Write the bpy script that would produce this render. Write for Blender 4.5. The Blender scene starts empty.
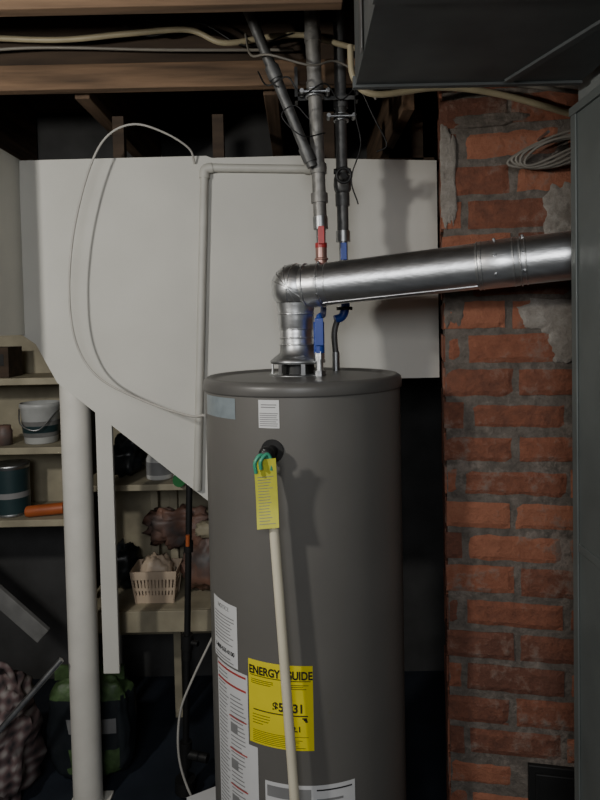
import bpy, math, random
from mathutils import Vector, Matrix, noise
random.seed(7)
FZ = -0.08           # floor level
# ------------------------------------------------------------------ materials
def new_mat(name):
    m = bpy.data.materials.new(name); m.use_nodes = True
    nt = m.node_tree; b = nt.nodes['Principled BSDF']
    return m, nt, b
def simple(name, col, rough=0.6, metal=0.0, var=0.12, scale=12.0, bump=0.0, stretch=(1,1,1), col2=None, coat=0.0, detail=5, lo=0.3, hi=0.7, alpha=1.0):
    m, nt, b = new_mat(name)
    tc = nt.nodes.new('ShaderNodeTexCoord'); mp = nt.nodes.new('ShaderNodeMapping')
    mp.inputs['Scale'].default_value = stretch
    nt.links.new(tc.outputs['Object'], mp.inputs['Vector'])
    n = nt.nodes.new('ShaderNodeTexNoise'); n.inputs['Scale'].default_value = scale; n.inputs['Detail'].default_value = detail
    nt.links.new(mp.outputs[0], n.inputs['Vector'])
    r = nt.nodes.new('ShaderNodeValToRGB')
    c2 = col2 if col2 else tuple(max(0, c*(1-var*2)) for c in col)
    r.color_ramp.elements[0].position = lo; r.color_ramp.elements[1].position = hi
    r.color_ramp.elements[0].color = (*c2, 1); r.color_ramp.elements[1].color = (*col, 1)
    nt.links.new(n.outputs['Fac'], r.inputs['Fac']); nt.links.new(r.outputs['Color'], b.inputs['Base Color'])
    b.inputs['Roughness'].default_value = rough; b.inputs['Metallic'].default_value = metal
    b.inputs['Coat Weight'].default_value = coat
    b.inputs['Alpha'].default_value = alpha
    if bump > 0:
        bp = nt.nodes.new('ShaderNodeBump'); bp.inputs['Strength'].default_value = bump; bp.inputs['Distance'].default_value = 0.01
        nt.links.new(n.outputs['Fac'], bp.inputs['Height']); nt.links.new(bp.outputs[0], b.inputs['Normal'])
    return m
M_heater = simple('heater_enamel', (0.135,0.129,0.119), 0.42, 0.0, 0.05, 5)
M_lid = simple('heater_lid', (0.105,0.101,0.095), 0.40, 0.0, 0.08, 8)
M_white = simple('label_white', (0.66,0.66,0.66), 0.5, var=0.03)
M_yellow = simple('label_yellow', (0.80,0.68,0.02), 0.5, var=0.04)
M_tag = simple('tag_yellow_green', (0.62,0.60,0.06), 0.5, var=0.08, scale=30)
M_ink = simple('ink_black', (0.015,0.015,0.015), 0.6)
M_inkg = simple('ink_grey', (0.25,0.25,0.25), 0.6)
M_red = simple('ink_red', (0.5,0.06,0.05), 0.5)
M_tape = simple('tape_bluegrey', (0.24,0.28,0.30), 0.3, var=0.1, scale=40)
M_galv = simple('galvanized_steel', (0.82,0.83,0.84), 0.36, 1.0, 0.10, 18, 0.10, (1,3,3))
M_galv2 = simple('galvanized_dull', (0.50,0.51,0.52), 0.42, 1.0, 0.2, 25, 0.1)
M_duct = simple('duct_sheet_metal', (0.13,0.145,0.14), 0.5, 0.2, 0.12, 6, 0.04)
M_ductl = simple('duct_sheet_light', (0.20,0.215,0.21), 0.5, 0.2, 0.12, 6, 0.04)
M_trunk = simple('trunk_duct_metal', (0.11,0.118,0.118), 0.55, 0.3, 0.2, 7, 0.05)
M_pvc = simple('cream_pvc', (0.74,0.68,0.52), 0.35, var=0.05)
M_copper_in = simple('pipe_grey', (0.33,0.32,0.30), 0.5, 0.5, 0.25, 30, 0.2)
M_pipe_dk = simple('pipe_dark', (0.15,0.15,0.148), 0.5, 0.5, 0.25, 30, 0.2)
M_black = simple('black_iron', (0.018,0.018,0.018), 0.5, 0.3)
M_redp = simple('red_handle', (0.50,0.04,0.04), 0.4)
M_pink = simple('copper_fitting', (0.55,0.32,0.27), 0.4, 0.7)
M_blue = simple('blue_pex', (0.02,0.06,0.34), 0.4)
M_paint = simple('white_board_paint', (0.63,0.62,0.57), 0.7, var=0.08, scale=2.2, bump=0.03)
M_paint2 = simple('conduit_white', (0.54,0.53,0.48), 0.5, var=0.07)
M_post = simple('post_paint', (0.72,0.70,0.64), 0.45, var=0.06, scale=9, bump=0.05)
M_cream = simple('cream_shelf_paint', (0.38,0.34,0.24), 0.65, var=0.2, scale=8)
M_woodx = simple('joist_wood_x', (0.24,0.145,0.082), 0.8, var=0.35, scale=22, bump=0.3, stretch=(0.12,1.5,1.5))
M_woody = simple('joist_wood_y', (0.20,0.125,0.075), 0.8, var=0.33, scale=22, bump=0.3, stretch=(1.5,0.12,1.5))
M_woodd = simple('old_wood_dark', (0.07,0.045,0.028), 0.85, var=0.3, scale=16, bump=0.2, stretch=(0.2,1.5,1.5))
M_sub = simple('subfloor_wood', (0.10,0.065,0.04), 0.85, var=0.3, scale=14, stretch=(0.2,2,1))
M_cable = simple('cream_cable', (0.42,0.36,0.23), 0.5)
M_cablew = simple('white_cable', (0.50,0.48,0.44), 0.45)
M_cableg = simple('grey_cable', (0.22,0.20,0.17), 0.5)
M_floor = simple('floor_paint_blue', (0.025,0.032,0.045), 0.5, var=0.2, scale=5, bump=0.05)
M_wall = simple('wall_grey_block', (0.075,0.075,0.075), 0.9, var=0.2, scale=6, bump=0.2)
M_teal = simple('paint_can_label', (0.02,0.045,0.05), 0.4)
M_orange = simple('orange_tube', (0.45,0.11,0.03), 0.5)
M_green = simple('green_plastic', (0.03,0.20,0.06), 0.4)
M_greenl = simple('green_label', (0.09,0.16,0.06), 0.5, var=0.3, scale=30)
M_bagblk = simple('bag_black', (0.018,0.022,0.026), 0.35)
M_basket = simple('basket_plastic', (0.58,0.46,0.34), 0.5)
M_brown = simple('crumpled_paper', (0.22,0.11,0.075), 0.55, var=0.35, scale=10, bump=0.5, col2=(0.08,0.075,0.075))
M_bucket = simple('bucket_white', (0.45,0.46,0.45), 0.4)
M_green_t = simple('tag_green', (0.05,0.33,0.20), 0.4)
M_greyboard = simple('weathered_board', (0.18,0.18,0.175), 0.8, var=0.2, scale=15)
M_white_pl = simple('white_plastic', (0.6,0.6,0.58), 0.4)

def brick_like(name, kind):
    m, nt, b = new_mat(name)
    tc = nt.nodes.new('ShaderNodeTexCoord')
    n = nt.nodes.new('ShaderNodeTexNoise'); n.inputs['Scale'].default_value = 30; n.inputs['Detail'].default_value = 9; n.inputs['Roughness'].default_value = 0.7
    nt.links.new(tc.outputs['Object'], n.inputs['Vector'])
    big = nt.nodes.new('ShaderNodeTexNoise'); big.inputs['Scale'].default_value = 6; big.inputs['Detail'].default_value = 6
    nt.links.new(tc.outputs['Object'], big.inputs['Vector'])
    r = nt.nodes.new('ShaderNodeValToRGB'); e = r.color_ramp.elements
    if kind == 'brick':
        at = nt.nodes.new('ShaderNodeAttribute'); at.attribute_name = 'rnd'
        # per-brick tone plus mottling inside every brick
        ad = nt.nodes.new('ShaderNodeMath'); ad.operation = 'MULTIPLY_ADD'; ad.inputs[1].default_value = 1.6
        sb = nt.nodes.new('ShaderNodeMath'); sb.operation = 'SUBTRACT'; sb.inputs[1].default_value = 0.5
        nt.links.new(n.outputs['Fac'], sb.inputs[0]); nt.links.new(sb.outputs[0], ad.inputs[0]); nt.links.new(at.outputs['Fac'], ad.inputs[2])
        nt.links.new(ad.outputs[0], r.inputs['Fac'])
        e[0].position = 0; e[0].color = (0.14,0.058,0.038,1)
        e[1].position = 1; e[1].color = (0.34,0.135,0.078,1)
        x = e.new(0.5); x.color = (0.255,0.094,0.054,1)
        bloom = (0.22,0.16,0.13,1)
    elif kind == 'mortar':
        nt.links.new(n.outputs['Fac'], r.inputs['Fac'])
        e[0].position = 0.3; e[0].color = (0.08,0.068,0.058,1)
        e[1].position = 0.7; e[1].color = (0.20,0.17,0.145,1)
        bloom = (0.24,0.20,0.17,1)
    else:
        nt.links.new(n.outputs['Fac'], r.inputs['Fac'])
        e[0].position = 0.35; e[0].color = (0.20,0.175,0.15,1)
        e[1].position = 0.65; e[1].color = (0.33,0.30,0.265,1)
        bloom = (0.36,0.335,0.30,1)
    mul = nt.nodes.new('ShaderNodeMath'); mul.operation = 'MULTIPLY'
    nt.links.new(n.outputs['Fac'], mul.inputs[0]); nt.links.new(big.outputs['Fac'], mul.inputs[1])
    r2 = nt.nodes.new('ShaderNodeValToRGB'); r2.color_ramp.elements[0].position = 0.27; r2.color_ramp.elements[1].position = 0.38
    nt.links.new(mul.outputs[0], r2.inputs['Fac'])
    mx = nt.nodes.new('ShaderNodeMix'); mx.data_type = 'RGBA'
    nt.links.new(r2.outputs['Color'], mx.inputs[0]); nt.links.new(r.outputs['Color'], mx.inputs[6])
    mx.inputs[7].default_value = bloom
    nt.links.new(mx.outputs[2], b.inputs['Base Color'])
    b.inputs['Roughness'].default_value = 0.95
    bp = nt.nodes.new('ShaderNodeBump'); bp.inputs['Strength'].default_value = 0.9; bp.inputs['Distance'].default_value = 0.014
    nt.links.new(n.outputs['Fac'], bp.inputs['Height']); nt.links.new(bp.outputs[0], b.inputs['Normal'])
    return m
M_brick = brick_like('red_brick', 'brick'); M_mortar = brick_like('mortar', 'mortar'); M_plaster = brick_like('plaster_patch', 'plaster')
def plaid_mat():
    m, nt, b = new_mat('plaid_fabric')
    tc = nt.nodes.new('ShaderNodeTexCoord')
    fac = []
    for d in ('X','Z'):
        w = nt.nodes.new('ShaderNodeTexWave'); w.bands_direction = d; w.inputs['Scale'].default_value = 7; w.inputs['Distortion'].default_value = 1.5
        nt.links.new(tc.outputs['Object'], w.inputs['Vector']); fac.append(w)
    a = nt.nodes.new('ShaderNodeMath'); a.operation = 'ADD'
    nt.links.new(fac[0].outputs['Fac'], a.inputs[0]); nt.links.new(fac[1].outputs['Fac'], a.inputs[1])
    h = nt.nodes.new('ShaderNodeMath'); h.operation = 'MULTIPLY'; h.inputs[1].default_value = 0.5
    nt.links.new(a.outputs[0], h.inputs[0])
    r = nt.nodes.new('ShaderNodeValToRGB')
    r.color_ramp.elements[0].color = (0.03,0.025,0.028,1); r.color_ramp.elements[1].color = (0.28,0.25,0.24,1)
    x = r.color_ramp.elements.new(0.5); x.color = (0.13,0.085,0.085,1)
    nt.links.new(h.outputs[0], r.inputs['Fac']); nt.links.new(r.outputs['Color'], b.inputs['Base Color'])
    b.inputs['Roughness'].default_value = 0.9
    return m
M_plaid = plaid_mat()
def emis(name, col, s):
    m, nt, b = new_mat(name)
    b.inputs['Emission Color'].default_value = (*col,1); b.inputs['Emission Strength'].default_value = s
    return m
M_bulb = emis('bulb_glow', (1,0.9,0.75), 8)

# ------------------------------------------------------------------ mesh builder
def catmull(pts, n=8):
    P = [Vector(p) for p in pts]
    if len(P) < 3: return P
    P = [P[0]*2-P[1]] + P + [P[-1]*2-P[-2]]
    out = []
    for i in range(1, len(P)-2):
        p0,p1,p2,p3 = P[i-1],P[i],P[i+1],P[i+2]
        for k in range(n):
            t = k/n
            out.append(0.5*((2*p1)+(p2-p0)*t+(2*p0-5*p1+4*p2-p3)*t*t+(3*p1-p0-3*p2+p3)*t**3))
    out.append(P[-2]); return out
class MB:
    def __init__(s): s.v=[]; s.f=[]; s.mi=[]; s.sm=[]; s.rn=[]; s.mats=[]
    def add(s, vs, fs, mat, smooth=False, M=None, rnd=0.5, matfn=None):
        o = len(s.v)
        for p in vs:
            p = Vector(p)
            if M is not None: p = M @ p
            s.v.append(p)
        for f in fs:
            mm = mat
            if matfn:
                c = Vector((0,0,0))
                for i in f: c += s.v[o+i]
                mm = matfn(c/len(f))
            if mm not in s.mats: s.mats.append(mm)
            s.f.append([o+i for i in f]); s.mi.append(s.mats.index(mm)); s.sm.append(smooth); s.rn.append(rnd)
        return s
    def box(s, a, b, mat, M=None, rnd=0.5):
        (x0,y0,z0),(x1,y1,z1) = a,b
        vs = [(x0,y0,z0),(x1,y0,z0),(x1,y1,z0),(x0,y1,z0),(x0,y0,z1),(x1,y0,z1),(x1,y1,z1),(x0,y1,z1)]
        return s.add(vs, [(0,3,2,1),(4,5,6,7),(0,1,5,4),(1,2,6,5),(2,3,7,6),(3,0,4,7)], mat, False, M, rnd)
    def beam(s, p0, p1, w, h, mat, up=(0,1,0)):
        p0,p1 = Vector(p0),Vector(p1); d=(p1-p0).normalized(); u=Vector(up); r=d.cross(u).normalized(); u=r.cross(d)
        vs=[]
        for p in (p0,p1):
            for a,b in ((-1,-1),(1,-1),(1,1),(-1,1)): vs.append(p+r*a*w/2+u*b*h/2)
        return s.add(vs, [(0,1,2,3),(7,6,5,4),(0,4,5,1),(1,5,6,2),(2,6,7,3),(3,7,4,0)], mat)
    def tube(s, pts, r, mat, seg=12, caps=True, smooth=True):
        P=[Vector(p) for p in pts]; n=len(P)
        R = r if isinstance(r,(list,tuple)) else [r]*n
        T=[]
        for i in range(n):
            a = P[max(0,i-1)]; b = P[min(n-1,i+1)]
            T.append((b-a).normalized())
        t=T[0]; u = t.orthogonal().normalized()
        vs=[]; rings=[]
        for i in range(n):
            u = (u - T[i]*u.dot(T[i])).normalized(); w = T[i].cross(u)
            rings.append(len(vs))
            for k in range(seg):
                a = 2*math.pi*k/seg
                vs.append(P[i]+(u*math.cos(a)+w*math.sin(a))*R[i])
        fs=[]
        for i in range(n-1):
            for k in range(seg):
                a=rings[i]+k; b=rings[i]+(k+1)%seg
                fs.append((a,b,b+seg,a+seg))
        s.add(vs,fs,mat,smooth)
        if caps:
            s.add(vs[:seg],[tuple(reversed(range(seg)))],mat); s.add(vs[-seg:],[tuple(range(seg))],mat)
        return s
    def cyl(s,p0,p1,r,mat,r1=None,seg=24,caps=True): return s.tube([p0,p1],[r,r if r1 is None else r1],mat,seg,caps)
    def lathe(s, prof, o, mat, seg=64, caps=False):
        o=Vector(o); vs=[]; fs=[]
        for (r,z) in prof:
            for k in range(seg):
                a=2*math.pi*k/seg; vs.append(o+Vector((r*math.cos(a),r*math.sin(a),z)))
        for i in range(len(prof)-1):
            for k in range(seg):
                a=i*seg+k; b=i*seg+(k+1)%seg
                fs.append((a,b,b+seg,a+seg))
        s.add(vs,fs,mat,True)
        if caps:
            s.add(vs[-seg:],[tuple(range(seg))],mat); s.add(vs[:seg],[tuple(reversed(range(seg)))],mat)
        return s
    def ring(s, c, nrm, R, r, mat, seg=32):
        c=Vector(c); n=Vector(nrm).normalized(); u=n.orthogonal().normalized(); w=n.cross(u)
        vs=[];fs=[]; k2=8
        for i in range(seg):
            a=2*math.pi*i/seg; d=u*math.cos(a)+w*math.sin(a)
            for k in range(k2):
                b=2*math.pi*k/k2; vs.append(c+d*(R+r*math.cos(b))+n*r*math.sin(b))
        for i in range(seg):
            for k in range(k2):
                a=i*k2+k; b=i*k2+(k+1)%k2; j=((i+1)%seg)*k2
                fs.append((a,j+k,j+(k+1)%k2,b))
        return s.add(vs,fs,mat,True)
    def prism_xz(s, pts, y0, y1, mat):
        n=len(pts); vs=[(x,y0,z) for x,z in pts]+[(x,y1,z) for x,z in pts]
        fs=[tuple(range(n)),tuple(reversed(range(n,2*n)))]
        for i in range(n):
            j=(i+1)%n; fs.append((i,i+n,j+n,j))
        return s.add(vs,fs,mat)
    def lump(s, c, size, mat, p=0.6, amp=0.1, freq=3, seg=28, matfn=None, seed=0):
        c=Vector(c); vs=[];fs=[]; ns=seg//2
        sg=lambda v,e: math.copysign(abs(v)**e,v)
        for i in range(ns+1):
            th=-math.pi/2+math.pi*i/ns
            for k in range(seg):
                a=2*math.pi*k/seg
                d=Vector((sg(math.cos(th),p)*sg(math.cos(a),p), sg(math.cos(th),p)*sg(math.sin(a),p), sg(math.sin(th),p)))
                q=1+amp*noise.noise(d*freq+Vector((seed,seed*2,0)))+amp*0.5*noise.noise(d*freq*2.7+Vector((seed,0,3)))
                vs.append(c+Vector((d.x*size[0],d.y*size[1],d.z*size[2]))*q)
        for i in range(ns):
            for k in range(seg):
                a=i*seg+k; b=i*seg+(k+1)%seg
                fs.append((a,b,b+seg,a+seg))
        return s.add(vs,fs,mat,True,matfn=matfn)
    def build(s, name, bevel=0.0, segs=2):
        me=bpy.data.meshes.new(name); me.from_pydata([tuple(v) for v in s.v],[],s.f)
        for m in s.mats: me.materials.append(m)
        me.polygons.foreach_set('material_index', s.mi); me.polygons.foreach_set('use_smooth', s.sm)
        at=me.attributes.new('rnd','FLOAT','FACE'); at.data.foreach_set('value', s.rn)
        me.update()
        ob=bpy.data.objects.new(name,me); bpy.context.scene.collection.objects.link(ob)
        if bevel>0:
            md=ob.modifiers.new('bevel','BEVEL'); md.width=bevel; md.segments=segs; md.limit_method='ANGLE'; md.angle_limit=math.radians(50)
        return ob
def text_mesh(txt, size, bold=0.0):
    cu=bpy.data.curves.new('t','FONT'); cu.body=txt; cu.size=size; cu.align_x='CENTER'; cu.offset=bold
    ob=bpy.data.objects.new('t',cu); bpy.context.scene.collection.objects.link(ob)
    dg=bpy.context.evaluated_depsgraph_get(); me=bpy.data.meshes.new_from_object(ob.evaluated_get(dg))
    vs=[v.co.copy() for v in me.vertices]; fs=[tuple(p.vertices) for p in me.polygons]
    bpy.data.objects.remove(ob); bpy.data.curves.remove(cu); bpy.data.meshes.remove(me)
    return vs,fs

# ------------------------------------------------------------------ room shell
MB().box((-2.5,-1.7,FZ-0.1),(2.0,3.4,FZ),M_floor).build('floor')
mb=MB()
for i in range(34):
    y=-1.7+i*0.15
    mb.box((-2.5,y,2.85),(2.0,y+0.144,2.89),M_sub)
mb.box((-2.5,-1.7,2.892),(2.0,3.4,2.93),M_woodd)
mb.build('ceiling')
MB().box((-2.5,3.3,FZ),(2.0,3.4,2.93),M_wall).build('wall_back')
MB().box((-2.6,-1.7,FZ),(-2.5,3.4,2.93),M_wall).build('wall_left')
MB().box((2.0,-1.7,FZ),(2.1,3.4,2.93),M_wall).build('wall_right')
MB().box((-2.5,-1.8,FZ),(2.0,-1.7,2.93),M_wall).build('wall_front')

pan=[(-0.985,2.355),(-0.998,1.735),(-0.949,1.70),(-0.877,1.56),(-0.3425,1.117),(0.1,1.117),(0.1,1.55),(0.50,1.55),(0.50,2.325),(0.1,2.34),(0.08,2.352),(-0.3,2.35),(-0.32,2.358)]  # lower right cut away: heater's shadow on the panel put into the outline
MB().prism_xz(list(reversed(pan)),2.30,2.33,M_paint).box((-1.015,2.0,1.735),(-0.987,2.33,2.36),M_paint).build('stair_side_panel')
mb=MB()
for x in (-0.66,-0.30,0.10,0.42):
    mb.box((x,2.335,1.75),(x+0.04,2.37,2.515),M_woodd)
mb.box((-0.75,2.335,2.30),(0.5,2.37,2.345),M_woodd)
mb.build('panel_framing_studs')
MB().box((-2.5,2.08,2.52),(0.42,2.12,2.60),M_woodx).box((-2.5,2.121,2.56),(0.42,2.16,2.849),M_woodd).build('ceiling_girder',0.003)
MB().box((-2.5,1.56,2.52),(0.12,1.60,2.849),M_woodx).build('ceiling_beam',0.003)
for x in (-1.97,-1.34,-0.71,-0.08):
    MB().box((x-0.025,2.165,2.52),(x+0.025,3.29,2.849),M_woody).build('ceiling_joist',0.003)
MB().box((0.36,2.165,2.46),(0.40,3.29,2.849),M_woody).build('ceiling_joist',0.003)
for y in (0.95,0.35,-0.25,-0.85):
    MB().box((-2.5,y,2.52),(2.0,y+0.04,2.849),M_woodx).build('ceiling_beam',0.003)

# ------------------------------------------------------------------ water heater
HX,HY,HR=0.005,1.9,0.287
mb=MB(); o=(HX,HY,0)
mb.lathe([(HR,FZ+0.03),(HR,1.566)],o,M_heater,96)
mb.lathe([(HR,1.566),(HR+0.0045,1.567),(HR+0.0055,1.571),(HR+0.0055,1.588),(HR+0.002,1.598),(HR-0.008,1.604),(HR-0.016,1.602),(HR-0.020,1.596),(HR-0.05,1.597),(0.12,1.602),(0.0001,1.604)],o,M_lid,96)
for a in (0.6,2.2,3.8,5.4):
    x,y=HX+0.22*math.cos(a),HY+0.22*math.sin(a); mb.cyl((x,y,FZ),(x,y,FZ+0.04),0.02,M_black)
mb.lathe([(HR-0.01,FZ+0.03),(0.001,FZ+0.03)],o,M_black,48)
def wrap(phi,z,off): return Vector((HX+(HR+off)*math.sin(phi),HY-(HR+off)*math.cos(phi),z))
def patch(p0,p1,z0,z1,mat,off=0.0012):
    n=max(2,int(abs(p1-p0)/0.05)); vs=[];fs=[]
    for i in range(n+1):
        p=p0+(p1-p0)*i/n; vs+= [wrap(p,z0,off),wrap(p,z1,off)]
    for i in range(n): fs.append((2*i,2*i+2,2*i+3,2*i+1))
    mb.add(vs,fs,mat,True)
def wtext(txt,size,phi,z,mat,off=0.0022,bold=0.0,sx=1.0):
    vs,fs=text_mesh(txt,size,bold)
    mb.add([wrap(phi+v.x*sx/HR,z+v.y,off) for v in vs],fs,mat)
def lines(p0,p1,z0,z1,n,mat,th=0.5,ragged=0.3,off=0.0018):
    dz=(z1-z0)/n
    for i in range(n):
        z=z0+i*dz; e=p1-(p1-p0)*random.random()*ragged
        patch(p0,e,z,z+dz*th,mat,off)
patch(-0.41,-0.215,1.488,1.560,M_white)
lines(-0.40,-0.225,1.493,1.530,7,M_inkg,0.4,0.15); lines(-0.385,-0.24,1.54,1.553,2,M_inkg,0.4,0.1)
patch(-1.22,-0.67,1.505,1.56,M_tape)
eL,eR,eB,eT=-0.585,0.035,0.652,0.875
patch(eL,eR,eB,eT,M_yellow)
cE=(eL+eR)/2
wtext('ENERGY',0.030,cE-0.145,eT-0.036,M_ink,bold=0.0010,sx=0.80)
wtext('GUIDE',0.030,cE+0.185,eT-0.036,M_ink,bold=0.0010,sx=0.80)
patch(eL+0.02,eR-0.02,eT-0.0415,eT-0.0395,M_ink,0.002)
lines(eL+0.03,cE-0.05,eT-0.062,eT-0.047,3,M_ink,0.3); lines(cE+0.05,eR-0.03,eT-0.062,eT-0.047,3,M_ink,0.3)
wtext('$5',0.032,cE-0.01,eB+0.100,M_ink,bold=0.0008,sx=0.95); wtext('31',0.032,cE+0.175,eB+0.100,M_ink,bold=0.0008,sx=0.95)
patch(eL+0.05,eR-0.05,eB+0.090,eB+0.093,M_ink,0.002)
for k in range(3): patch(eR-0.10+0.012*k,eR-0.06+0.004*k,eB+0.083-0.004*k,eB+0.087-0.004*k,M_ink,0.002)
wtext('12.1',0.020,cE+0.14,eB+0.050,M_ink,bold=0.0006)
lines(eL+0.04,eR-0.04,eB+0.006,eB+0.040,7,M_ink,0.25,0.3)
lines(eL+0.04,cE-0.08,eB+0.055,eB+0.085,4,M_ink,0.2,0.5)
patch(-1.14,-0.715,0.830,1.0,M_white)
wtext('NOTICE',0.016,-0.93,0.978,M_inkg); lines(-1.11,-0.75,0.885,0.968,9,M_inkg,0.32)
wtext('1-800-555-0100',0.016,-0.93,0.860,M_ink,bold=0.0005,sx=0.95); lines(-1.11,-0.75,0.836,0.853,2,M_inkg,0.35)
patch(-1.08,-0.60,0.36,0.825,M_white); patch(-0.605,-0.50,0.36,0.64,M_white)
lines(-1.05,-0.86,0.38,0.81,40,M_inkg,0.3); lines(-0.84,-0.63,0.38,0.76,34,M_inkg,0.3)
for z in (0.812,0.775): patch(-1.06,-0.62,z,z+0.006,M_red,0.0021)
for z in (0.69,0.60,0.50): patch(-0.86,-0.62,z,z+0.004,M_red,0.0021)
for z in (0.65,0.55,0.45):
    patch(-0.84,-0.74,z,z+0.026,M_inkg,0.002)
patch(-0.43,0.41,0.36,0.56,M_white)
patch(-0.41,0.0,0.52,0.55,M_inkg,0.0018); patch(0.05,0.38,0.545,0.549,M_ink,0.0018); lines(0.05,0.38,0.40,0.535,8,M_inkg,0.35)
patch(-0.35,0.2,0.12,0.26,M_lid,0.004)
mb.cyl(wrap(0.3,0.10,-0.01),wrap(0.3,0.10,0.05),0.014,M_white_pl)
vp=wrap(-0.285,1.43,0); nd=(wrap(-0.285,1.43,0.1)-vp).normalized()
mb.cyl(vp-nd*0.01,vp+nd*0.004,0.030,M_black); mb.cyl(vp,vp+nd*0.055,0.016,M_black,seg=16)
mb.lump(vp+nd*0.045,(0.02,0.02,0.02),M_black,0.9,0.05)
mb.cyl(vp+nd*0.055+Vector((0,0,0.015)),vp+nd*0.05+Vector((-0.02,0,-0.03)),0.006,M_galv2)
mb.build('water_heater')

p1=vp+nd*0.045
MB().tube(catmull([p1+Vector((0,0,-0.022)),(-0.081,1.573,1.35),(-0.074,1.568,1.25),(-0.04,1.56,0.62),(-0.012,1.56,0.05)],6),0.0125,M_pvc,16).build('relief_discharge_pipe')
mb=MB()
W,H=0.054,0.172; N=10
def tagp(a,b,off=0):
    return Vector((-0.118+W*a+0.004*b, 1.532+0.018*math.sin(b*2.6)-off+0.004*math.cos(a*3), 1.425-H*b+0.006*a))
for (off,sgn) in ((0,1),(-0.0012,-1)):
    vs=[tagp(a/3,b/N,off) for b in range(N+1) for a in range(4)]
    fs=[(i*4+j,(i+1)*4+j,(i+1)*4+j+1,i*4+j+1) for i in range(N) for j in range(3)]
    mb.add(vs,fs if sgn>0 else [tuple(reversed(f)) for f in fs],M_tag,True)
for i in range(17):
    b=0.26+i*0.042; e=0.6+0.3*random.random()
    mb.add([tagp(0.12,b,0.0006),tagp(0.12,b+0.010,0.0006),tagp(e,b+0.010,0.0006),tagp(e,b,0.0006)],[(0,1,2,3)],M_inkg)
mb.tube(catmull([(-0.112,1.530,1.395),(-0.114,1.527,1.42),(-0.102,1.532,1.438),(-0.088,1.54,1.432),(-0.078,1.55,1.42)],5),0.0045,M_green_t,8)
mb.tube(catmull([(-0.100,1.528,1.405),(-0.100,1.526,1.425),(-0.085,1.535,1.44),(-0.076,1.537,1.425),(-0.075,1.54,1.40)],5),0.0045,M_green_t,8)
mb.build('warning_tag')

# ------------------------------------------------------------------ draft hood + flue
mb=MB(); o=(HX-0.012,HY,0)
mb.lathe([(0.074,1.636),(0.081,1.638),(0.082,1.645),(0.070,1.655),(0.053,1.668),(0.051,1.690)],o,M_galv2,48)
mb.lathe([(0.050,1.690),(0.051,1.667),(0.067,1.654),(0.074,1.638)],o,M_galv2,48)
mb.lathe([(0.050,1.602),(0.048,1.635)],o,M_black,32)
mb.lathe([(0.085,1.601),(0.085,1.606),(0.04,1.607)],o,M_galv2,48)
for a in (0.5,1.9,2.9,4.0,4.9,5.8):
    x,y=o[0]+0.078*math.cos(a),o[1]+0.078*math.sin(a)
    mb.box((-0.006,-0.0015,1.603),(0.006,0.0015,1.643),M_galv,Matrix.Translation((x,y,0))@Matrix.Rotation(a+math.pi/2,4,'Z'))
mb.build('draft_hood')
mb=MB()
ex=-0.010
mb.cyl((ex,HY,1.688),(ex,HY,1.76),0.048,M_galv,seg=40)
mb.tube([(ex,HY,1.735),(ex,HY,1.742),(ex,HY,1.79),(ex,HY,1.815)],[0.049,0.052,0.053,0.058],M_galv,40,caps=False)
for z in (1.692,1.712,1.738,1.782): mb.ring((ex,HY,z),(0,0,1),0.0485 if z<1.75 else 0.0525,0.0028,M_galv,48)
cor=Vector((ex-0.001,HY,1.860))
dirh=(Vector((0.634,1.68,1.902))-Vector((0.085,1.882,1.861))).normalized()
ER=0.071
mb.lump(cor,(ER,ER,ER),M_galv,1.0,0.0,seg=64)
up=Vector((0,0,1))
for ang in (20,45,72,100):
    a=math.radians(ang); nn=(up*math.cos(a)+dirh*math.sin(a)).normalized()
    mb.ring(cor,nn,ER-0.0004,0.0022,M_galv,64)
mb.tube([cor+dirh*0.02,cor+dirh*0.05,cor+dirh*0.09],[0.0645,0.0645,0.0635],M_galv,48,caps=False)
S=cor+dirh*0.072
def at(t): return S+dirh*t
mb.tube([at(0),at(0.015),at(0.02),at(0.465)],[0.0640,0.0640,0.0615,0.0615],M_galv,48,caps=False)
mb.tube([at(0.45),at(0.455),at(0.555),at(0.56)],[0.0615,0.0640,0.0640,0.0615],M_galv,48,caps=False)
mb.tube([at(0.56),at(0.71)],[0.0625,0.0625],M_galv,48,caps=False)
for t,r in ((-0.032,0.0675),(0.012,0.0650),(0.035,0.0617),(0.455,0.0645),(0.465,0.0645),(0.545,0.0645),(0.562,0.0650),(0.575,0.0635)):
    mb.ring(at(t),dirh,r-0.001,0.0022,M_galv,48)
side=dirh.cross(Vector((0,0,1))).normalized(); upv=side.cross(dirh)
if upv.z<0: upv=-upv
sd=(side*0.45-upv*0.89).normalized()*0.0617
mb.tube([at(0.02)+sd,at(0.45)+sd],0.0022,M_galv,6)
for t in (0.012,0.50,0.57):
    for a in (0.3,1.3,-0.5):
        q=(side*math.cos(a)+upv*math.sin(a)).normalized(); mb.cyl(at(t)+q*0.062,at(t)+q*0.069,0.004,M_galv2,seg=8)
e0=at(0.71); cdir=Vector((0.2,0.98,0)).normalized()
q=[e0,e0+dirh*0.03+cdir*0.008,e0+dirh*0.055+cdir*0.03,e0+dirh*0.065+cdir*0.06,e0+dirh*0.065+cdir*0.14]
mb.tube(q,0.0615,M_galv,40)
mb.build('flue_pipe')

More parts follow.
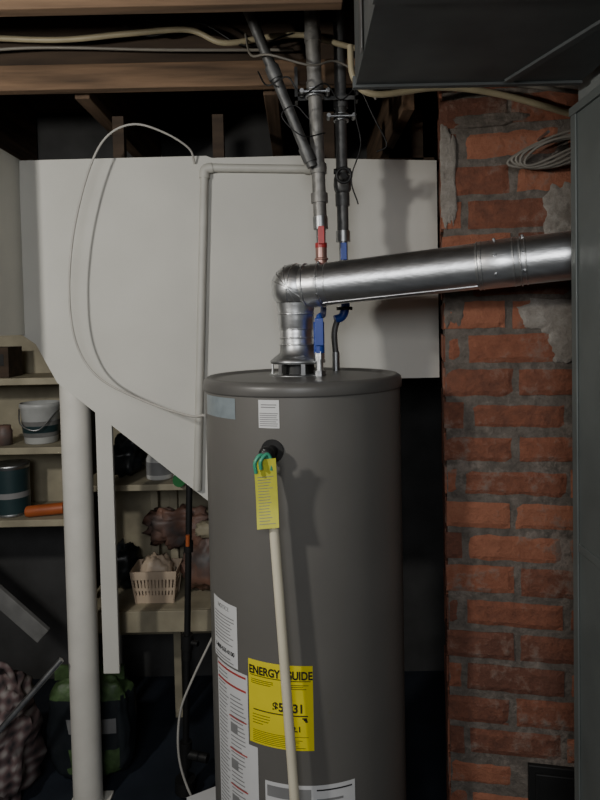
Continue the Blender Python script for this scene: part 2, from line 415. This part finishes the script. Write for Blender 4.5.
# ------------------------------------------------------------------ water pipes
mb=MB()
lx,ly=0.055,1.835
mb.cyl((lx,ly,1.600),(lx,ly,1.665),0.011,M_galv,seg=16); mb.cyl((lx,ly,1.60),(lx,ly,1.618),0.018,M_galv2,seg=6)
mb.cyl((lx,ly,1.650),(lx,ly,1.672),0.016,M_galv,seg=6)
mb.cyl((lx,ly,1.668),(lx,ly,1.758),0.0155,M_blue,seg=16); mb.box((lx-0.012,ly-0.023,1.69),(lx+0.012,ly-0.014,1.768),M_blue)
mb.tube(catmull([(lx,ly,1.75),(lx+0.003,ly+0.012,1.772),(lx+0.012,ly+0.06,1.776),(0.073,1.96,1.783),(0.076,2.005,1.82),(0.074,2.02,1.89),(0.073,2.02,1.945)],6),0.0095,M_blue,12)
mb.cyl((0.073,2.02,1.935),(0.073,2.02,1.99),0.018,M_pink,seg=10); mb.ring((0.073,2.02,1.955),(0,0,1),0.018,0.004,M_pink)
mb.cyl((0.073,2.02,1.985),(0.073,2.02,2.05),0.015,M_galv2,seg=12); mb.box((0.063,1.992,2.0),(0.083,2.000,2.055),M_redp)
mb.cyl((0.073,2.02,2.03),(0.073,1.995,2.03),0.007,M_galv2); mb.cyl((0.073,2.02,1.99),(0.073,2.02,2.005),0.019,M_redp,seg=12)
mb.cyl((0.073,2.02,2.048),(0.072,2.02,2.088),0.023,M_galv2,seg=8)
mb.tube([(0.072,2.02,2.08),(0.063,2.01,2.46),(0.054,2.0,2.849)],[0.0205,0.022,0.0255],M_copper_in,20)
for z in (2.13,2.22,2.47,2.62):
    k=(z-2.08)/0.77; mb.cyl((0.072-0.018*k,2.02-0.02*k,z),(0.0715-0.018*k,2.02-0.02*k,z+0.03),0.0265,M_copper_in,seg=16)
mb.build('hot_water_pipe',0.0015)
mb=MB()
mb.cyl((0.115,2.06,1.60),(0.115,2.06,1.66),0.012,M_galv2,seg=16)
mb.tube(catmull([(0.115,2.06,1.65),(0.112,2.07,1.72),(0.125,2.08,1.77)],6),0.010,M_pipe_dk,12)
mb.tube(catmull([(0.115,2.075,1.765),(0.14,2.08,1.775),(0.150,2.08,1.81),(0.147,2.08,1.86),(0.147,2.08,1.94)],6),0.014,M_blue,12)
mb.cyl((0.147,2.08,1.805),(0.147,2.08,1.795),0.026,M_black,seg=16)
mb.cyl((0.147,2.08,1.94),(0.147,2.08,2.02),0.014,M_galv2,seg=14); mb.box((0.136,2.052,1.955),(0.156,2.060,2.01),M_blue); mb.cyl((0.147,2.08,1.99),(0.147,2.055,1.99),0.006,M_galv2)
mb.cyl((0.147,2.08,2.015),(0.147,2.08,2.05),0.023,M_galv2,seg=8)
mb.cyl((0.147,2.08,2.04),(0.145,2.065,2.849),0.0185,M_pipe_dk,seg=20)
mb.lump((0.147,2.075,2.20),(0.028,0.03,0.033),M_pipe_dk,0.7,0.1); mb.cyl((0.147,2.075,2.20),(0.147,2.0,2.21),0.01,M_black); mb.ring((0.147,2.0,2.21),(0,1,0.1),0.022,0.005,M_black)
mb.cyl((0.12,2.075,2.24),(0.175,2.075,2.24),0.009,M_black); mb.cyl((0.147,2.08,2.13),(0.147,2.08,2.17),0.023,M_pipe_dk)
mb.cyl((0.147,2.075,2.44),(0.147,2.074,2.48),0.024,M_pipe_dk)
mb.build('cold_water_pipe',0.0015)
mb=MB()
mb.tube([(-0.195,1.945,2.848),(0.050,1.985,2.235)],0.0165,M_pipe_dk,16)
k=Vector((0.245,0.04,-0.613)).normalized(); a=Vector((-0.195,1.945,2.848))
mb.cyl(a+k*0.34,a+k*0.38,0.022,M_pipe_dk); mb.cyl(a+k*0.60,a+k*0.645,0.021,M_pipe_dk)
mb.build('iron_branch_pipe')
mb=MB()
for (x,y,z,r) in ((0.062,2.008,2.455,0.026),(0.147,2.074,2.40,0.022)):
    mb.ring((x,y,z),(0,0,1),r,0.004,M_galv2); mb.ring((x,y,z+0.02),(0,0,1),r,0.003,M_galv2)
    mb.cyl((x-0.045,y-0.02,z+0.01),(x+0.045,y-0.02,z+0.01),0.0045,M_galv2,seg=8); mb.cyl((x-0.04,y-0.03,z+0.01),(x-0.04,y+0.01,z+0.01),0.007,M_galv2,seg=8)
    mb.cyl((x+0.04,y-0.03,z+0.01),(x+0.04,y+0.01,z+0.01),0.007,M_galv2,seg=8)
mb.box((0.0,2.038,2.455),(0.20,2.041,2.467),M_pipe_dk); mb.box((0.0,2.038,2.455),(0.01,2.079,2.56),M_pipe_dk); mb.box((0.19,2.038,2.455),(0.20,2.079,2.56),M_pipe_dk)
mb.build('pipe_hanger')
mb=MB()
def wire(pts,r,mat,n=6): mb.tube(catmull(pts,n),r,mat,6)
wire([(-0.11,1.97,2.52),(-0.08,1.92,2.46),(-0.02,1.91,2.48),(0.02,1.92,2.43),(0.09,1.94,2.47),(0.14,1.97,2.43),(0.2,1.98,2.49)],0.0025,M_black)
wire([(0.19,2.0,2.55),(0.185,1.99,2.40),(0.20,1.99,2.3),(0.17,2.0,2.2),(0.19,2.0,2.12)],0.0022,M_black)
wire([(0.2,1.98,2.47),(0.24,1.98,2.38),(0.28,1.99,2.30),(0.25,2.0,2.28)],0.0025,M_black)
wire([(0.04,1.92,2.36),(0.0,1.92,2.40),(-0.04,1.92,2.37),(0.02,1.92,2.31),(0.09,1.96,2.33)],0.0020,M_black)
wire([(-0.6,2.06,2.75),(-0.45,2.03,2.66),(-0.3,2.03,2.70),(-0.15,2.02,2.62),(0.0,2.03,2.66)],0.0025,M_black)
wire([(-0.15,2.03,2.66),(-0.13,1.97,2.57),(-0.07,1.91,2.545),(0.05,1.93,2.52),(0.13,1.98,2.55),(0.22,2.0,2.50),(0.25,2.0,2.44)],0.0035,M_cableg)
mb.build('loose_wires')
# cables
MB().tube(catmull([(-2.45,2.02,2.68),(-1.6,2.02,2.672),(-1.053,2.02,2.665),(-0.738,2.02,2.65),(-0.517,2.02,2.664),(-0.328,2.02,2.672),(-0.218,2.02,2.63),(-0.075,2.03,2.65),(0.03,2.045,2.66),(0.10,2.04,2.64),(0.25,2.04,2.6),(0.4,2.04,2.58)],8),0.009,M_cable,10).build('electrical_cable')
MB().tube(catmull([(-2.45,2.05,2.64),(-1.2,2.05,2.632),(-0.8,2.05,2.64),(-0.4,2.05,2.625),(0.0,2.045,2.615)],8),0.005,M_cableg,8).build('electrical_cable')
MB().tube(catmull([(0.156,1.80,2.52),(0.165,1.80,2.43),(0.225,1.80,2.385),(0.408,1.80,2.400),(0.577,1.80,2.376),(0.787,1.80,2.315),(0.95,1.76,2.27)],8),0.009,M_cable,10).build('electrical_cable')
MB().tube(catmull([(0.18,1.83,2.52),(0.20,1.83,2.45),(0.30,1.83,2.415),(0.45,1.83,2.425),(0.60,1.81,2.41),(0.8,1.78,2.37),(0.95,1.74,2.35)],8),0.006,M_cableg,8).build('electrical_cable')
mb=MB()
for j in range(5):
    pts=[]
    for i in range(25):
        a=i/24*2*math.pi+0.3*j
        pts.append((0.725+(0.125-0.010*j)*math.cos(a),1.812-0.006*j-0.2*0.115*math.cos(a),2.222+(0.042-0.005*j)*math.sin(a)+0.025*math.cos(a)+0.008*math.sin(2*a+j)))
    mb.tube(pts,0.0042,M_cableg,8,caps=False)
mb.tube([(0.70,1.79,2.27),(0.70,1.87,2.27)],0.004,M_galv2,8)
mb.build('cable_coil')
MB().tube(catmull([(-0.36,2.29,2.33),(-0.374,2.26,2.375),(-0.453,2.22,2.42),(-0.552,2.2,2.443),(-0.645,2.2,2.40),(-0.71,2.2,2.281),(-0.766,2.2,2.077),(-0.787,2.2,1.87),(-0.767,2.2,1.698),(-0.69,2.19,1.582),(-0.512,2.1,1.508),(-0.34,1.93,1.482),(-0.275,1.80,1.500)],8),0.0038,M_cablew,8).build('white_cable')
mb=MB()
mb.tube([(-0.38,2.284,1.165),(-0.326,2.284,2.285)],0.0145,M_paint2,16)
mb.tube(catmull([(-0.326,2.284,2.275),(-0.322,2.284,2.305),(-0.295,2.284,2.312)],5),0.018,M_paint2,16)
mb.tube([(-0.31,2.284,2.312),(0.045,2.284,2.300)],0.0145,M_paint2,16); mb.cyl((0.03,2.284,2.3),(0.05,2.284,2.30),0.018,M_paint2)
mb.build('electrical_conduit')

# ------------------------------------------------------------------ chimney
ca=Vector((0.431,1.92,0)); exv=Vector((0.98,-0.2,0)).normalized(); eyv=Vector((0.2,0.98,0)).normalized()
CM=Matrix(((exv.x,eyv.x,0,ca.x),(exv.y,eyv.y,0,ca.y),(0,0,1,0),(0,0,0,1)))
mb=MB(); CW,CD=0.86,0.50
mb.box((0.005,0.004,FZ),(CW-0.005,CD-0.005,2.849),M_mortar,CM)
course=0.0995; bh=0.081
for k in range(-18,14):
    z1=1.608+k*course; z0=z1-bh
    if z1>2.849 or z0<FZ: continue
    x=0; ln=0.05 if (k%2==1) else 0.19
    while x<CW-0.01:
        e=min(x+ln+random.uniform(-.012,.012),CW)
        if not (0.235<(x+e)/2<0.46 and 0.2<(z0+z1)/2<0.40):
            j=lambda s=0.003: random.uniform(-s,s)
            tilt=Matrix.Translation((x,0,z0))@Matrix.Rotation(random.uniform(-0.016,0.016),4,'Y')@Matrix.Translation((-x,0,-z0))
            # irregular front face: subdivided, noise-worn edges
            nx=max(2,int((e-x)/0.02)); nz=5; vs=[]; fs=[]; sd_=random.random()*50
            xa,xb,za,zb=x+j(),e+j(),z0+j(0.004),z1+j(0.004); y0=-0.002+j(0.0035)
            for iz in range(nz+1):
                for ix in range(nx+1):
                    u=ix/nx; v=iz/nz; px=xa+(xb-xa)*u; pz=za+(zb-za)*v
                    edge=min(u*(xb-xa),(1-u)*(xb-xa),v*(zb-za),(1-v)*(zb-za))
                    nn=noise.noise(Vector((px*28,pz*28,sd_)))
                    if ix in (0,nx): px+=(1 if ix==0 else -1)*0.003*(nn+0.4)
                    if iz in (0,nz): pz+=(1 if iz==0 else -1)*0.0035*(noise.noise(Vector((px*35,sd_,v*9)))+0.4)
                    vs.append((px,y0+(0.0055 if edge<0.001 else 0)+0.0022*nn,pz))
            W_=nx+1
            for iz in range(nz):
                for ix in range(nx):
                    q0=iz*W_+ix; fs.append((q0,q0+1,q0+1+W_,q0+W_))
            border=[i for i in range(W_)]+[r*W_+nx for r in range(1,nz+1)]+[nz*W_+i for i in range(nx-1,-1,-1)]+[r*W_ for r in range(nz-1,0,-1)]
            base=len(vs); 
            for bi in border: vs.append((vs[bi][0],0.03,vs[bi][2]))
            nb=len(border)
            for i in range(nb): fs.append((border[i],base+i,base+(i+1)%nb,border[(i+1)%nb]))
            mb.add(vs,fs,M_brick,False,CM@tilt,random.random())
        x=e+0.017; ln=0.270
    y=0.035; ln=0.10 if k%2 else 0.2
    while y<CD-0.01:
        e=min(y+ln,CD)
        for (xa,xb) in ((-0.001,0.03),(CW-0.03,CW+0.001)):
            mb.box((xa+random.uniform(-.002,.002),y,z0),(xb,e,z1),M_brick,CM,random.random())
        y=e+0.015; ln=0.273
def blobpatch(tc,zc,rx,rz,h,seed,mat=None,off=-0.0045):
    n=72; vs=[(tc,off-h,zc)]; fs=[]
    for rr,hh in ((0.35,1.0),(0.7,0.9),(0.93,0.6),(1.0,-2.5)):
        for i in range(n):
            a=2*math.pi*i/n
            q=rr*(1+0.35*noise.noise(Vector((math.cos(a)*1.7,math.sin(a)*1.7,seed)))+0.15*noise.noise(Vector((math.cos(a)*6,math.sin(a)*6,seed))))
            cx=math.copysign(abs(math.cos(a))**0.7,math.cos(a)); sz=math.copysign(abs(math.sin(a))**0.7,math.sin(a))
            vs.append((tc+rx*q*cx,off-h*hh,zc+rz*q*sz))
    for i in range(n): fs.append((0,1+i,1+(i+1)%n))
    for r in range(3):
        for i in range(n):
            a=1+r*n+i; b=1+r*n+(i+1)%n; fs.append((a,a+n,b+n,b))
    mb.add(vs,fs,mat or M_plaster,True,CM)
blobpatch(0.34,1.76,0.12,0.055,0.0015,1.3,M_plaster); blobpatch(0.36,1.68,0.06,0.06,0.0015,9.1,M_plaster)
blobpatch(0.37,2.02,0.085,0.12,0.0015,4.4,M_plaster)
blobpatch(0.020,2.18,0.026,0.15,0.0015,7.7,M_plaster); blobpatch(0.03,1.80,0.03,0.07,0.0015,3.7,M_mortar)
blobpatch(0.14,2.338,0.12,0.018,0.0015,5.5,M_mortar); blobpatch(0.12,1.90,0.10,0.02,0.0015,8.5,M_mortar)
mb.build('brick_chimney')
mb=MB()
mb.box((0.23,-0.012,0.19),(0.47,0.003,0.425),M_black,CM); mb.box((0.25,-0.020,0.21),(0.45,-0.012,0.405),M_black,CM); mb.box((0.34,-0.030,0.29),(0.36,-0.020,0.33),M_black,CM)
mb.build('cleanout_door',0.003)

# ------------------------------------------------------------------ ducts
mb=MB()
mb.box((0.652,0.45,FZ),(1.35,1.52,2.235),M_duct)
mb.box((0.647,1.497,FZ),(0.652,1.524,2.235),M_duct); mb.box((0.644,0.44,2.225),(1.36,1.526,2.245),M_duct)
mb.box((0.662,0.47,2.245),(1.33,1.515,2.848),M_ductl)
for y in (0.8,1.15): mb.box((0.657,y,2.245),(0.662,y+0.025,2.848),M_ductl)
for z in (0.5,1.2): mb.box((0.648,0.45,z),(0.652,1.495,z+0.02),M_duct)
mb.build('furnace_plenum',0.003)
mb=MB()
mb.box((0.136,0.1,2.28),(0.640,1.45,2.515),M_trunk)
for y in (0.55,1.05): mb.box((0.131,y,2.275),(0.640,y+0.025,2.519),M_trunk)
mb.box((0.130,1.44,2.274),(0.640,1.456,2.30),M_trunk)
mb.beam((0.47,1.43,2.278),(0.63,0.9,2.278),0.018,0.008,M_trunk,(0,0,1))
for (x,y) in ((0.132,1.25),(0.132,0.8)): mb.box((x-0.002,y,2.28),(x,y+0.03,2.849),M_galv2)
mb.build('trunk_duct',0.003)

# ------------------------------------------------------------------ left side
mb=MB(); mb.lathe([(0.055,FZ+0.012),(0.055,1.72)],(-0.846,2.39,0),M_post,40)
mb.box((-0.92,2.335,FZ),(-0.77,2.46,FZ+0.012),M_post); mb.box((-0.93,2.335,1.72),(-0.76,2.46,1.735),M_black)
mb.build('support_post')
MB().box((-0.98,2.345,1.736),(-0.76,2.45,1.84),M_woodd).build('stair_stringer_block')
MB().box((-0.755,2.332,0.47),(-0.695,2.350,1.62),M_paint).build('hanging_board',0.003)
mb=MB()
for z in (1.548,1.25,0.937): mb.box((-1.95,2.72,z-0.03),(-1.0,3.02,z),M_cream)
mb.box((-1.95,3.02,0.85),(-1.0,3.04,1.95),M_cream)
mb.box((-1.0,2.72,FZ),(-0.975,3.04,1.95),M_cream); mb.box((-1.97,2.72,FZ),(-1.95,3.04,1.95),M_cream)
mb.box((-1.5,3.0,0.85),(-1.46,3.02,1.95),M_cream)
mb.build('storage_shelf',0.003)
mb=MB()
mb.box((-0.93,2.62,1.078),(-0.42,2.98,1.104),M_cream)
mb.box((-0.93,2.60,0.565),(-0.25,2.98,0.589),M_cream); mb.box((-0.93,2.585,0.50),(-0.25,2.60,0.589),M_cream)
mb.box((-0.93,2.98,0.30),(-0.25,3.0,1.5),M_cream)
for x in (-0.945,-0.62,-0.25): mb.box((x,2.94,FZ),(x+0.035,2.98,1.5),M_cream)
mb.box((-0.70,2.90,0.589),(-0.665,2.935,1.078),M_cream)
for x in (-0.945,-0.25): mb.box((x,2.605,FZ),(x+0.03,2.64,1.12),M_cream)
mb.build('storage_shelf',0.003)
mb=MB(); o=(-1.165,2.85,1.251)
mb.lathe([(0.001,0.0),(0.068,0.0),(0.07,0.004),(0.085,0.155),(0.089,0.16),(0.089,0.172),(0.086,0.178),(0.082,0.178),(0.078,0.15),(0.066,0.01)],o,M_bucket,40)
mb.lathe([(0.0735,0.03),(0.0815,0.10)],o,M_greyboard,40)
mb.lathe([(0.0765,0.05),(0.0800,0.08)],(o[0],o[1]-0.001,o[2]),M_teal,40)
mb.tube(catmull([(o[0]-0.088,o[1]-0.02,o[2]+0.15),(o[0]-0.05,o[1]-0.09,o[2]+0.09),(o[0]+0.03,o[1]-0.1,o[2]+0.07),(o[0]+0.088,o[1]-0.02,o[2]+0.15)],8),0.003,M_galv2,6)
mb.build('plastic_bucket')
mb=MB(); o=(-1.30,2.83,0.938)
mb.lathe([(0.001,0.0),(0.078,0.0),(0.08,0.004),(0.078,0.01),(0.078,0.21),(0.081,0.215),(0.081,0.225),(0.073,0.225),(0.07,0.218),(0.001,0.218)],o,M_galv2,40)
mb.lathe([(0.0788,0.012),(0.0788,0.205)],o,M_teal,40); mb.lathe([(0.0794,0.08),(0.0794,0.105)],o,M_inkg,40)
mb.build('paint_can')
mb=MB(); mb.tube([(-1.205,2.76,0.963),(-1.195,2.76,0.963),(-1.05,2.78,0.970)],[0.022,0.025,0.025],M_orange,20); mb.cyl((-1.05,2.78,0.970),(-1.01,2.79,0.972),0.008,M_orange,r1=0.003,seg=10); mb.build('caulk_tube')
mb=MB(); mb.box((-1.42,2.76,1.549),(-1.26,2.90,1.68),M_woodd); mb.box((-1.40,2.758,1.60),(-1.28,2.76,1.65),M_black); mb.build('wooden_box',0.003)
mb=MB(); mb.lathe([(0.001,0),(0.035,0),(0.036,0.06),(0.03,0.07),(0.03,0.085),(0.001,0.086)],(-1.31,2.80,1.251),M_brown,24); mb.build('glass_jar')
mb=MB(); mb.lump((-0.78,2.80,1.180),(0.075,0.09,0.07),M_bagblk,0.8,0.35,2.5,seed=2); mb.lump((-0.76,2.78,1.25),(0.05,0.05,0.05),M_bagblk,0.8,0.4,2.5,seed=5); mb.build('black_plastic_bag')
mb=MB(); mb.lathe([(0.001,0),(0.055,0),(0.057,0.005),(0.057,0.085),(0.05,0.10),(0.03,0.105),(0.03,0.115),(0.001,0.116)],(-0.615,2.74,1.105),M_white_pl,32); mb.lathe([(0.0576,0.02),(0.0576,0.075)],(-0.615,2.74,1.105),M_inkg,32); mb.build('plastic_jar')
mb=MB(); mb.tube([(-0.50,2.57,1.130),(-0.505,2.59,1.130)],0.026,M_green,20); mb.tube([(-0.505,2.59,1.13),(-0.51,2.62,1.13),(-0.53,2.79,1.13)],[0.02,0.0255,0.0255],M_white_pl,20); mb.build('spray_bottle')
mb=MB(); cx,cy,z0=-0.635,2.72,0.590
for (za,zb,w0,w1,d0,d1) in ((0,0.035,0.078,0.081,0.06,0.063),(0.055,0.068,0.085,0.0865,0.066,0.0675),(0.105,0.14,0.0935,0.098,0.074,0.077)):
    for sx,sy in ((1,0),(-1,0),(0,1),(0,-1)):
        if sx: mb.add([(cx+sx*w0,cy-d0,z0+za),(cx+sx*w0,cy+d0,z0+za),(cx+sx*w1,cy+d1,z0+zb),(cx+sx*w1,cy-d1,z0+zb),(cx+sx*(w0-.004),cy-d0,z0+za),(cx+sx*(w0-.004),cy+d0,z0+za),(cx+sx*(w1-.004),cy+d1,z0+zb),(cx+sx*(w1-.004),cy-d1,z0+zb)],[(0,1,2,3),(7,6,5,4),(3,2,6,7),(0,4,5,1)],M_basket)
        else: mb.add([(cx-w0,cy+sy*d0,z0+za),(cx+w0,cy+sy*d0,z0+za),(cx+w1,cy+sy*d1,z0+zb),(cx-w1,cy+sy*d1,z0+zb),(cx-w0,cy+sy*(d0-.004),z0+za),(cx+w0,cy+sy*(d0-.004),z0+za),(cx+w1,cy+sy*(d1-.004),z0+zb),(cx-w1,cy+sy*(d1-.004),z0+zb)],[(0,1,2,3),(7,6,5,4),(3,2,6,7),(0,4,5,1)],M_basket)
for i in range(13):
    t=-1+2*i/12
    for sy in (-1,1): mb.beam((cx+t*0.077,cy+sy*0.058,z0),(cx+t*0.092,cy+sy*0.073,z0+0.12),0.009,0.003,M_basket)
for i in range(9):
    t=-1+2*i/8
    for sx in (-1,1): mb.beam((cx+sx*0.076,cy+t*0.058,z0),(cx+sx*0.092,cy+t*0.072,z0+0.12),0.003,0.009,M_basket)
mb.box((cx-0.078,cy-0.06,z0),(cx+0.078,cy+0.06,z0+0.004),M_basket)
mb.lump((cx,cy,z0+0.095),(0.068,0.05,0.085),M_basket,0.7,0.25,3,seed=9)
mb.build('plastic_basket')
mb=MB(); mb.lump((-0.43,2.80,0.725),(0.10,0.10,0.115),M_brown,0.8,0.35,3,seed=11,seg=40); mb.lump((-0.56,2.865,0.85),(0.14,0.05,0.08),M_brown,0.8,0.45,3,seed=14,seg=40); mb.lump((-0.81,2.84,0.69),(0.07,0.08,0.09),M_bagblk,0.8,0.4,3,seed=17)
mb.lump((-0.42,2.76,0.87),(0.05,0.04,0.03),M_cream,0.7,0.3,3,seed=19); mb.build('crumpled_bags')
mb=MB(); a=Vector((-0.428,2.44,1.35)); b=Vector((-0.485,2.44,FZ+0.02)); 
mb.tube([a,b],0.0125,M_black,14)
g=lambda t:a+(b-a)*t
for t0,t1,r in ((0.30,0.33,0.018),(0.56,0.60,0.024),(0.60,0.63,0.018),(0.86,0.93,0.024),(0.965,1.0,0.04)): mb.cyl(g(t0),g(t1),r,M_black,seg=12)
mb.cyl(g(0.58),g(0.58)+Vector((0.045,-0.02,0.0)),0.010,M_black); mb.cyl(g(0.28)-Vector((0.0,0.018,0)),g(0.31)-Vector((0,0.018,0)),0.008,M_orange)
mb.cyl(g(0.895),g(0.895)+Vector((0.09,-0.03,0)),0.018,M_black,seg=12)
mb.build('gas_pipe')
MB().tube(catmull([(-0.25,2.30,0.80),(-0.338,2.3,0.624),(-0.42,2.3,0.46),(-0.467,2.3,0.34),(-0.478,2.3,0.19),(-0.45,2.3,0.06),(-0.38,2.28,FZ+0.01)],8),0.0045,M_cablew,8).build('white_cable')
def bagfn(c):
    if c.y<2.56 and -0.04<c.z<0.10 and -0.96<c.x<-0.76: return M_greenl
    if c.z>0.27 and c.y<2.60: return M_greenl
    if c.y<2.56 and 0.14<c.z<0.17 and -0.96<c.x<-0.76: return M_inkg
    return M_bagblk
mb=MB(); mb.lump((-0.885,2.57,0.135),(0.170,0.075,0.205),M_bagblk,0.55,0.10,2.5,seg=56,matfn=bagfn,seed=3); mb.box((-1.03,2.565,0.32),(-0.745,2.575,0.38),M_greenl); mb.build('soil_bag')
mb=MB(); mb.lump((-1.25,2.46,0.13),(0.17,0.15,0.20),M_plaid,0.7,0.28,2.2,seg=44,seed=8); mb.lump((-1.19,2.44,0.32),(0.10,0.09,0.09),M_plaid,0.8,0.4,2.5,seg=32,seed=21)
mb.tube(catmull([(-1.32,2.44,0.31),(-1.29,2.42,0.44),(-1.16,2.42,0.46),(-1.12,2.44,0.32)],6),0.012,M_plaid,8); mb.build('plaid_tote_bag')
MB().tube([(-1.45,2.20,FZ+0.02),(-1.18,2.22,0.24),(-0.90,2.31,0.54)],0.011,M_galv2,12).build('metal_pole')
MB().beam((-1.85,2.62,1.20),(-1.09,2.62,0.48),0.07,0.025,M_greyboard).build('leaning_board',0.003)
mb=MB(); mb.box((-0.06,-0.05,0),(0.06,0.05,0.20),M_white,Matrix.Translation((-0.35,2.15,FZ))@Matrix.Rotation(0.5,4,'Z')); mb.box((-0.045,-0.0515,0.05),(0.045,-0.05,0.15),M_inkg,Matrix.Translation((-0.35,2.15,FZ))@Matrix.Rotation(0.5,4,'Z')); mb.build('cardboard_carton',0.002)

# ------------------------------------------------------------------ light
mb=MB(); bp=Vector((-1.3,0.6,2.2))
mb.cyl(bp+Vector((0,0,0.09)),bp+Vector((0,0,0.13)),0.02,M_white_pl); mb.cyl(bp+Vector((0,0,0.13)),(bp.x,bp.y,2.849),0.004,M_black,seg=8)
mb.lump(bp+Vector((0,0,0.055)),(0.03,0.03,0.038),M_bulb,1.0,0.0); mb.build('hanging_bulb')
def light(name,typ,loc,e,col,size=0.05,target=None):
    l=bpy.data.lights.new(name,typ); l.energy=e; l.color=col
    if typ=='POINT': l.shadow_soft_size=size
    else: l.size=size
    o=bpy.data.objects.new(name,l); o.location=loc
    if target is not None: o.rotation_euler=(Vector(target)-Vector(loc)).to_track_quat('-Z','Y').to_euler()
    bpy.context.scene.collection.objects.link(o); return o
light('bulb_light','POINT',(bp.x,bp.y,bp.z-0.03),68,(1.0,0.97,0.90),0.06)
light('fill_area_light','AREA',(-0.25,-1.2,2.35),36,(0.97,0.985,1.0),0.9,(0.1,2.2,1.3))  # added soft fill from behind the camera, not a lamp of the room
w=bpy.data.worlds.new('World'); bpy.context.scene.world=w; w.use_nodes=True
w.node_tree.nodes['Background'].inputs[0].default_value=(0.5,0.55,0.6,1); w.node_tree.nodes['Background'].inputs[1].default_value=0.03
# ------------------------------------------------------------------ camera
cam=bpy.data.cameras.new('camera'); co=bpy.data.objects.new('camera',cam); bpy.context.scene.collection.objects.link(co)
cam.lens=28.8; cam.sensor_width=36; cam.shift_y=-0.066; cam.clip_start=0.05
co.matrix_world=Matrix.Translation((0,0,1.75))@Matrix.Rotation(math.radians(88),4,'X')@Matrix.Rotation(math.radians(-1.2),4,'Z')
bpy.context.scene.camera=co
